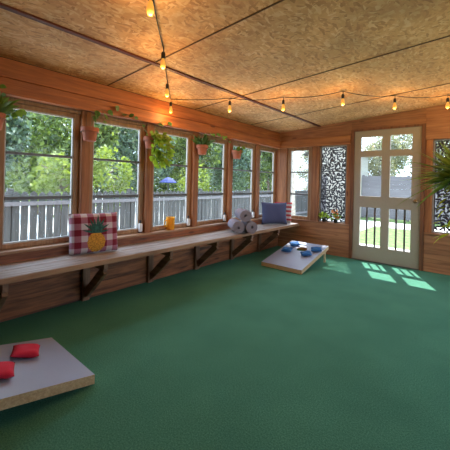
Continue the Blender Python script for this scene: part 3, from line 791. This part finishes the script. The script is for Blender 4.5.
p5 = pot_plant('terracotta pot closest to the corner, with a low leafy plant', 3.60)
trailing(p5, 'mid_leaf', [[(0.02, 0.0, 0.11), (0.04, -0.02, 0.17), (0.05, -0.06, 0.16)], [(0, -0.02, 0.11), (0.03, -0.08, 0.15), (0.04, -0.12, 0.10)], [(0, 0.02, 0.11), (0.03, 0.04, 0.18), (0.05, 0.07, 0.16)]], 0.07, 0.022, 17)

# two small potted plants on the sill before the leaf screen
def sill_plant(label, x, mat, n, L, flower=False, seed=1):
    t = thing('potted_plant', label, 'plant', (x, YB + 0.012, 0.5275))
    b = MB(); b.lathe([(0.024, 0), (0.027, 0.003), (0.035, 0.055), (0.037, 0.06), (0.032, 0.06), (0.03, 0.05)], 20); b.build('pot', M['black'], t, True)
    rnd = random.Random(seed); l = MB(); s_ = MB(); fl = MB()
    for i in range(n):
        a = rnd.uniform(0, 2 * PI); e = rnd.uniform(0.2, 1.4); d = Vector((math.cos(a) * math.cos(e), -abs(math.sin(a)) * math.cos(e) * 0.6, math.sin(e)))
        h = rnd.uniform(0.3, 1) * L; s_.tube([(0, 0, 0.05), d * h * 0.5 + Vector((0, 0, 0.055)), d * h + Vector((0, 0, 0.05))], 0.0015, 4)
        l.leaf(d * h + Vector((0, 0, 0.05)), d + Vector((0, 0, -0.4)), (0, -1, 0.8), 0.05, 0.032, 0.1, 0.2, 4)
    s_.build('stem', M['stem'], t); l.build('leaves', M[mat], t, True)
    if flower:
        f = MB()
        for k in range(9):
            c = Vector((rnd.uniform(-0.05, 0.05), -0.01, 0.15 + rnd.uniform(-0.06, 0.07)))
            for q in range(5):
                a = 2 * PI * q / 5; f.leaf(c, (math.cos(a), -0.3, math.sin(a)), (0, -1, 0), 0.024, 0.018, 0.1, 0, 3)
        f.build('flowers', M['flower'], t, True)
sill_plant('small dark pot with bright green leaves on the sill below the leaf screen', -2.02, 'pothos', 30, 0.09, False, 2)
sill_plant('small dark pot with orange flowers on the sill near the door', -1.83, 'mid_leaf', 16, 0.09, True, 5)

# big strap-leaved plant hanging at the right edge
t = thing('hanging_plant', 'large spiky strap leaved plant hanging at the right edge before the door', 'plant', (-0.07, 2.86, 1.19))
px, py = -0.07, 2.86
b = MB(); b.lathe([(0.06, -0.20), (0.10, -0.19), (0.135, -0.05), (0.145, 0.0), (0.138, 0.0), (0.125, -0.03)], 28); b.build('basket', M['black'], t, True)
b = MB(); b.lathe([(0.125, -0.035), (0.12, -0.02), (0.04, -0.012)], 20); b.build('soil', M['soil'], t)
b = MB(); top = ceil_z(px) - 1.19
for k in range(3):
    a = 2 * PI * k / 3 + 0.4; b.tube([(0.142 * math.cos(a), 0.142 * math.sin(a), -0.005), (0, 0, top - 0.25)], 0.003, 5)
b.tube([(0, 0, top - 0.25), (0, 0, top - 0.001)], 0.003, 5)
b.build('hanger', M['wire'], t)
rnd = random.Random(31); l = MB(); l2 = MB()
for i in range(380):
    a = rnd.uniform(0, 2 * PI); e = rnd.uniform(-0.15, 1.35)
    d = Vector((math.cos(a) * math.cos(e), math.sin(a) * math.cos(e), math.sin(e)))
    L = rnd.uniform(0.24, 0.46)
    l.leaf((0.06 * math.cos(a), 0.06 * math.sin(a), 0.0), d, (rnd.uniform(-.3, .3), rnd.uniform(-.3, .3), 1), L, rnd.uniform(0.024, 0.042), 0.2, rnd.uniform(0.15, 0.5), 8)
for i in range(46):
    a = rnd.uniform(0, 2 * PI)
    p = Vector((0.16 * math.cos(a), 0.16 * math.sin(a), rnd.uniform(-0.42, -0.10)))
    l2.leaf(p, (math.cos(a), math.sin(a), rnd.uniform(-1.2, 0.2)), (0.2, 0, 1), rnd.uniform(0.05, 0.10), 0.03, 0.2, 0.3, 5)
l.build('leaves', M['strap_leaf'], t, True); o = l2.build('trailing_leaves', M['yellow_leaf'], t, True); o['label'] = 'yellow green trailing leaves'

# ------------------------------------------------------------------ string lights
t = thing('string_lights', 'string of amber filament bulbs on a dark cable zigzagging under the ceiling', 'string lights')
def cpt(x, y, drop=0.012): return Vector((x, y, ceil_z(x) - drop))
att = [(-1.02, 0.66), (-1.356, 0.965), (-1.843, 1.435), (-2.323, 1.865), (-2.735, 2.253), (-2.238, 2.702), (-1.78, 3.112), (-1.205, 3.401), (-0.815, 4.002), (-0.346, 4.445), (0.1, 4.85)]
pts = []
for i, (a, c) in enumerate(zip(att[:-1], att[1:])):
    pa, pc = cpt(*a), cpt(*c)
    for k in range(8):
        q = k / 8; p = pa.lerp(pc, q); p.z -= 0.028 * 4 * q * (1 - q) * (1.0 if i != 4 else 0.5); pts.append(p)
pts.append(cpt(*att[-1]))
b = MB(); b.tube(pts, 0.0042, 6); b.build('cable', M['black'], t, True)
for i, a in enumerate(att):
    p = cpt(*a)
    lt = 0.0
    b = MB(); b.tube([p, p + Vector((0.003, 0, -0.035))], 0.0035, 6)
    b.lathe([(0.006, -0.03), (0.013, -0.036), (0.0155, -0.05), (0.0155, -0.078), (0.013, -0.082)][::-1], 16, p)
    so = b.build('socket', M['black'], t, True)
    b = MB(); b.lathe([(0.010, -0.080), (0.012, -0.09), (0.019, -0.112), (0.0205, -0.126), (0.0185, -0.144), (0.011, -0.156), (0.003, -0.159)], 18, p)
    b.build('bulb', M['bulb'], so, True)
    d_ = bpy.data.lights.new('bulb_glow', 'POINT'); d_.energy = 1.9; d_.color = (1.0, 0.58, 0.2); d_.shadow_soft_size = 0.03
    lo = bpy.data.objects.new('bulb_glow', d_); COL.objects.link(lo); lo.location = p + Vector((0, 0, -0.185)); lo.parent = so

# ------------------------------------------------------------------ outdoors
GZ = -0.35
b = MB(); b.box(-40, 25, -15, 45, GZ - 0.2, GZ)
tag(b.build('lawn', M['lawn']), 'green lawn around the porch', 'lawn', kind='structure')
b = MB(); b.box(-30, -6.6, -6, 32, GZ, GZ + 0.015)
tag(b.build('gravel_yard', M['gravel']), 'pale gravel yard beyond the picket fence', 'ground', kind='structure')
b = MB(); b.box(-6, 2.5, 12.2, 13.9, GZ, GZ + 0.02)
tag(b.build('path', M['concrete']), 'pale path across the lawn beyond the door', 'path', kind='structure')
b = MB(); b.box(-2.2, 0.6, YB + 0.13, YB + 2.0, GZ, -0.10)
tag(b.build('doorstep', M['concrete']), 'pale concrete doorstep outside the door', 'step', kind='structure')

FX = -6.2
t = thing('picket_fence', 'weathered grey picket fence beyond the row of windows', 'fence', (FX, 0, GZ))
y = -3.0; k = 0
while y < 11.5:
    b = MB()
    for i in range(17):
        yy = y + 0.02 + i * 0.137 + random.uniform(-0.006, 0.006); h = 1.25 + random.uniform(-0.012, 0.012); w = 0.113
        b.prism([(yy, 0.04), (yy + w, 0.04), (yy + w, h - 0.05), (yy + w / 2, h), (yy, h - 0.05)], 'X', -0.010, 0.010)
    b.build('picket_panel', M['fence'], t)
    b = MB(); b.box(0.011, 0.05, y, y + 2.329, 1.0, 1.07); b.box(0.011, 0.05, y, y + 2.329, 0.2, 0.28); b.build('rail', M['far_fence'], t)
    b = MB(); b.box(-0.1, -0.011, y - 0.045, y + 0.045, 0, 1.3); b.build('post', M['fence'], t)
    y += 2.329
t = thing('board_fence', 'long grey fence of horizontal boards beyond the lawn', 'fence', (0, 15.2, GZ))
b = MB()
for z in np.arange(0.05, 1.95, 0.19): b.box(-4.4, 5, 0, 0.03, z, z + 0.1895)
b.build('board_panel', M['far_fence'], t)
for x in np.arange(-4.35, 5.1, 1.85):
    b = MB(); b.box(x - 0.05, x + 0.05, 0.031, 0.12, 0, 2.0); b.build('post', M['far_fence'], t)

TREE_M = {'blue': leaf_mat('blue green leaves', (0.014, 0.036, 0.026), (0.17, 0.25, 0.19), 0.35), 'green': leaf_mat('green leaves', (0.016, 0.040, 0.014), (0.20, 0.27, 0.09), 0.42),
          'lime': leaf_mat('lime leaves', (0.10, 0.15, 0.03), (0.25, 0.31, 0.07), 0.42), 'pale': leaf_mat('pale dry leaves', (0.16, 0.165, 0.14), (0.34, 0.34, 0.29), 0.35)}
def tree(label, x, y, kind, r, zc, zr, n, leaf, trunk_r=0.09, bark='bark', lean=0.0, clumps=26, name='tree', bare=0):
    t = thing(name, label, 'tree', (x, y, GZ))
    rg = np.random.default_rng(int(abs(x * 131 + y * 977)))
    h = zc - GZ
    tb = MB(); tp = [Vector((lean * q, 0.12 * math.sin(q * 4 + x), h * 1.15 * q)) for q in np.linspace(0, 1, 7)]
    tb.tube(tp, [trunk_r * (1 - 0.75 * q) for q in np.linspace(0, 1, 7)], 9)
    for k in range(9 + bare):
        q = rg.uniform(0.35, 1.0); p0 = Vector((lean * q, 0.12 * math.sin(q * 4 + x), h * 1.15 * q)); a = rg.uniform(0, 2 * PI); L = r * rg.uniform(0.4, 0.8)
        dz = L * rg.uniform(0.1, 0.9)
        mid = p0 + Vector((math.cos(a) * L * 0.5, math.sin(a) * L * 0.5, dz * 0.6)); end = p0 + Vector((math.cos(a) * L + rg.uniform(-.2, .2), math.sin(a) * L, dz))
        tb.tube([p0, mid, end], [trunk_r * 0.32, trunk_r * 0.2, trunk_r * 0.05], 6)
    tb.build('trunk', M[bark], t, True)
    clumps = 48 if kind == 'pale' else clumps
    u = rg.normal(size=(clumps, 3)); u /= np.linalg.norm(u, axis=1)[:, None]; u *= rg.uniform(0.25, 1.0, (clumps, 1)) ** 0.5
    cen = u * np.array([r, r, zr]) + np.array([lean, 0, h])
    per = n // clumps; cr = 0.36 * r
    P = (cen[:, None, :] + rg.normal(size=(clumps, per, 3)) * cr * 0.55).reshape(-1, 3)
    q = (P - np.array([lean, 0, h])) / np.array([r, r, zr]); P = P[((q ** 2).sum(1) < 1) & (P[:, 2] > 0.12)]
    K = len(P)
    d = rg.normal(size=(K, 3)); d /= np.linalg.norm(d, axis=1)[:, None]
    e = np.cross(d, rg.normal(size=(K, 3))); e /= np.linalg.norm(e, axis=1)[:, None]; nn = np.cross(d, e)
    s_ = leaf * rg.uniform(0.6, 1.3, (K, 1))
    V = np.stack([P - d * s_ * 0.5, P + e * s_ * 0.3 + nn * s_ * 0.06, P + d * s_ * 0.5, P - e * s_ * 0.3 + nn * s_ * 0.06], 1).reshape(-1, 3)
    F = np.arange(K * 4).reshape(-1, 4)
    me = bpy.data.meshes.new('crown'); me.from_pydata(V.tolist(), [], F.tolist()); me.materials.append(TREE_M[kind])
    o = bpy.data.objects.new('crown', me); COL.objects.link(o); o.parent = t
    return t
TR_ = [
 ('blue green tree beyond the fence at the left side of the first window', -8.8, 1.6, 'blue', 1.12, 2.5, 1.75, 5600, 0.16),
 ('green tree beyond the fence at the right side of the first window', -8.8, 3.9, 'green', 1.12, 2.5, 1.75, 5600, 0.16),
 ('blue green tree beyond the fence filling the second window', -8.8, 6.2, 'blue', 1.12, 2.5, 1.75, 5600, 0.16),
 ('green tree beyond the fence behind the amber mug window', -8.8, 8.5, 'green', 1.12, 2.5, 1.75, 5600, 0.16),
 ('blue green tree beyond the fence seen between two terracotta pots', -8.8, 10.8, 'blue', 1.12, 2.5, 1.75, 5600, 0.165),
 ('dense green tree beyond the fence behind the rolled towels', -8.8, 13.1, 'green', 1.12, 2.5, 1.75, 5600, 0.16),
 ('blue green tree beyond the fence behind the blue pillow window', -9.6, 15.4, 'blue', 1.12, 2.5, 1.75, 5600, 0.16),
 ('big green tree behind the others in the first window', -13.8, 4.7, 'green', 1.95, 3.0, 3.0, 7000, 0.22),
 ('big blue green tree behind the others in the second window', -13.8, 8.7, 'blue', 1.95, 3.0, 3.0, 7000, 0.22),
 ('big green tree behind the others in the mug window', -13.8, 12.7, 'green', 1.95, 3.1, 3.0, 7000, 0.22),
 ('big blue green tree behind the others above the towels', -13.8, 16.7, 'blue', 1.95, 3.1, 3.0, 7000, 0.22),
 ('big green tree far behind the corner window', -13.8, 20.7, 'green', 1.95, 3.2, 3.0, 7000, 0.22),
 ('great dark green tree at the very back, first window', -19.5, 6.0, 'green', 2.9, 4.0, 4.2, 8000, 0.30),
 ('great dark green tree at the very back, second window', -19.5, 12.0, 'blue', 2.9, 4.0, 4.2, 8000, 0.30),
 ('great dark green tree at the very back, mug window', -19.5, 18.0, 'green', 2.9, 4.2, 4.2, 8000, 0.30),
 ('great dark green tree at the very back, towel window', -19.5, 24.0, 'blue', 2.9, 4.2, 4.2, 8000, 0.30),
 ('pale twiggy tree seen through the narrow window beside the corner', -8.1, 17.8, 'pale', 1.05, 1.9, 2.0, 8000, 0.12),
 ('pale twiggy tree behind the board fence beside the outbuilding', -4.4, 18.4, 'pale', 1.05, 2.7, 1.9, 8000, 0.12),
 ('pale twiggy tree in the left panes of the door', -2.2, 18.4, 'pale', 1.05, 2.8, 1.9, 8000, 0.12),
 ('pale twiggy tree in the right panes of the door', 0.0, 18.4, 'pale', 1.05, 2.7, 1.9, 8000, 0.12),
 ('pale twiggy tree behind the board fence right of the door', 2.2, 18.4, 'pale', 1.05, 2.8, 1.9, 7000, 0.12),
 ('tall bare looking tree far behind the left of the door', -4.8, 22.5, 'pale', 1.5, 4.0, 2.6, 9000, 0.14),
 ('tall bare looking tree far behind the middle of the door', -1.6, 22.5, 'pale', 1.5, 4.1, 2.6, 9000, 0.14),
 ('tall bare looking tree far behind the right of the door', 1.6, 22.5, 'pale', 1.5, 4.0, 2.6, 8000, 0.14),
 ('lime shrub just behind the fence, lower right of the first window', -7.05, 2.75, 'lime', 0.52, 1.0, 0.75, 1500, 0.10),
 ('lime shrub just behind the fence in the second window', -7.05, 3.95, 'lime', 0.56, 1.15, 0.85, 1700, 0.10),
 ('lime shrub just behind the fence right of the mug', -7.05, 6.8, 'lime', 0.52, 1.1, 0.75, 1500, 0.10),
]
for a in TR_: tree(*a, name='shrub' if 'shrub' in a[0] else 'tree', bare=14 if 'twiggy' in a[0] or 'bare' in a[0] else 0)
tree('slim pale trunked tree close to the corner of the porch', -3.85, 7.35, 'green', 0.62, 5.0, 0.7, 420, 0.12, 0.07, 'pale_bark')

t = thing('patio_umbrella', 'small blue patio umbrella beyond the fence, seen through the mug window', 'umbrella', (-7.2, 5.9, GZ))
b = MB(); b.tube([(0, 0, 0), (0, 0, 1.60)], 0.016, 8); b.build('pole', M['alu'], t)
b = MB(); b.lathe([(0.25, 1.44), (0.25, 1.46), (0.17, 1.535), (0.07, 1.59), (0.015, 1.61)], 8); b.build('canopy', M['umbrella'], t)
b = MB(); b.box(-6.05, XL - 0.2, -6, 13.3, GZ, GZ + 0.015)  # ground strip added to bounce daylight up to the ceiling
tag(b.build('patio', M['concrete']), 'pale concrete strip added to bounce light, between the porch and the picket fence', 'patio', kind='structure')

M['white_siding'] = wood('white painted siding', (0.30, 0.28, 0.25), (0.38, 0.36, 0.32), 'X', knots=False, var=0.1)
t = thing('stand_in_shed', 'made-up white outbuilding giving the pale brightness behind the leaf screen left of the door', 'shed', (-5.62, 14.4, GZ))  # invented building standing in for pale brightness behind the screen
b = MB()
for z in np.arange(0.0, 2.9, 0.2):
    for (x0, x1, y0, y1) in ((-1.15, 1.15, 0, 0.02), (-1.15, 1.15, 2.0, 2.02), (-1.15, -1.13, 0.02, 2.0), (1.13, 1.15, 0.02, 2.0)): b.box(x0, x1, y0, y1, z, z + 0.19)
b.prism([(-1.15, 3.0), (1.15, 3.0), (0, 3.6)], 'Y', 0, 0.02); b.prism([(-1.15, 3.0), (1.15, 3.0), (0, 3.6)], 'Y', 2.0, 2.02); b.box(-1.12, 1.12, 0.03, 1.99, 0, 2.99)
b.build('wall', M['white_siding'], t)
b = MB(); b.prism([(-1.3, 2.93), (0, 3.61), (1.3, 2.93), (1.3, 3.0), (0, 3.69), (-1.3, 3.0)], 'Y', -0.2, 2.2); b.build('roof', M['roof'], t)
b = MB(); b.box(-1.05, -0.15, -0.03, -0.001, 0.05, 1.95); dd = b.build('door', M['far_fence'], t, bevel=0.005)
b = MB(); b.box(-0.26, -0.23, -0.07, -0.03, 0.95, 1.1); b.build('handle', M['black'], dd)
def hedge(label, x0, x1, y0, y1, h, n, leaf):
    rg = np.random.default_rng(5)
    P = np.stack([rg.uniform(x0, x1, n), rg.uniform(y0, y1, n), GZ + 0.05 + h * rg.uniform(0, 1, n) * (0.88 + 0.12 * np.sin(np.arange(n)))], 1)
    d = rg.normal(size=(n, 3)); d /= np.linalg.norm(d, axis=1)[:, None]; e = np.cross(d, rg.normal(size=(n, 3))); e /= np.linalg.norm(e, axis=1)[:, None]
    s_ = leaf * rg.uniform(0.6, 1.3, (n, 1))
    V = np.stack([P - d * s_ * 0.5, P + e * s_ * 0.3, P + d * s_ * 0.5, P - e * s_ * 0.3], 1).reshape(-1, 3)
    me = bpy.data.meshes.new('hedge'); me.from_pydata(V.tolist(), [], np.arange(n * 4).reshape(-1, 4).tolist()); me.materials.append(TREE_M['green'])
    o = bpy.data.objects.new('hedge', me); COL.objects.link(o); return tag(o, label, 'hedge')
hedge('long green hedge far beyond the picket fence and trees', -24.6, -23.4, -2, 42, 3.4, 15000, 0.42)
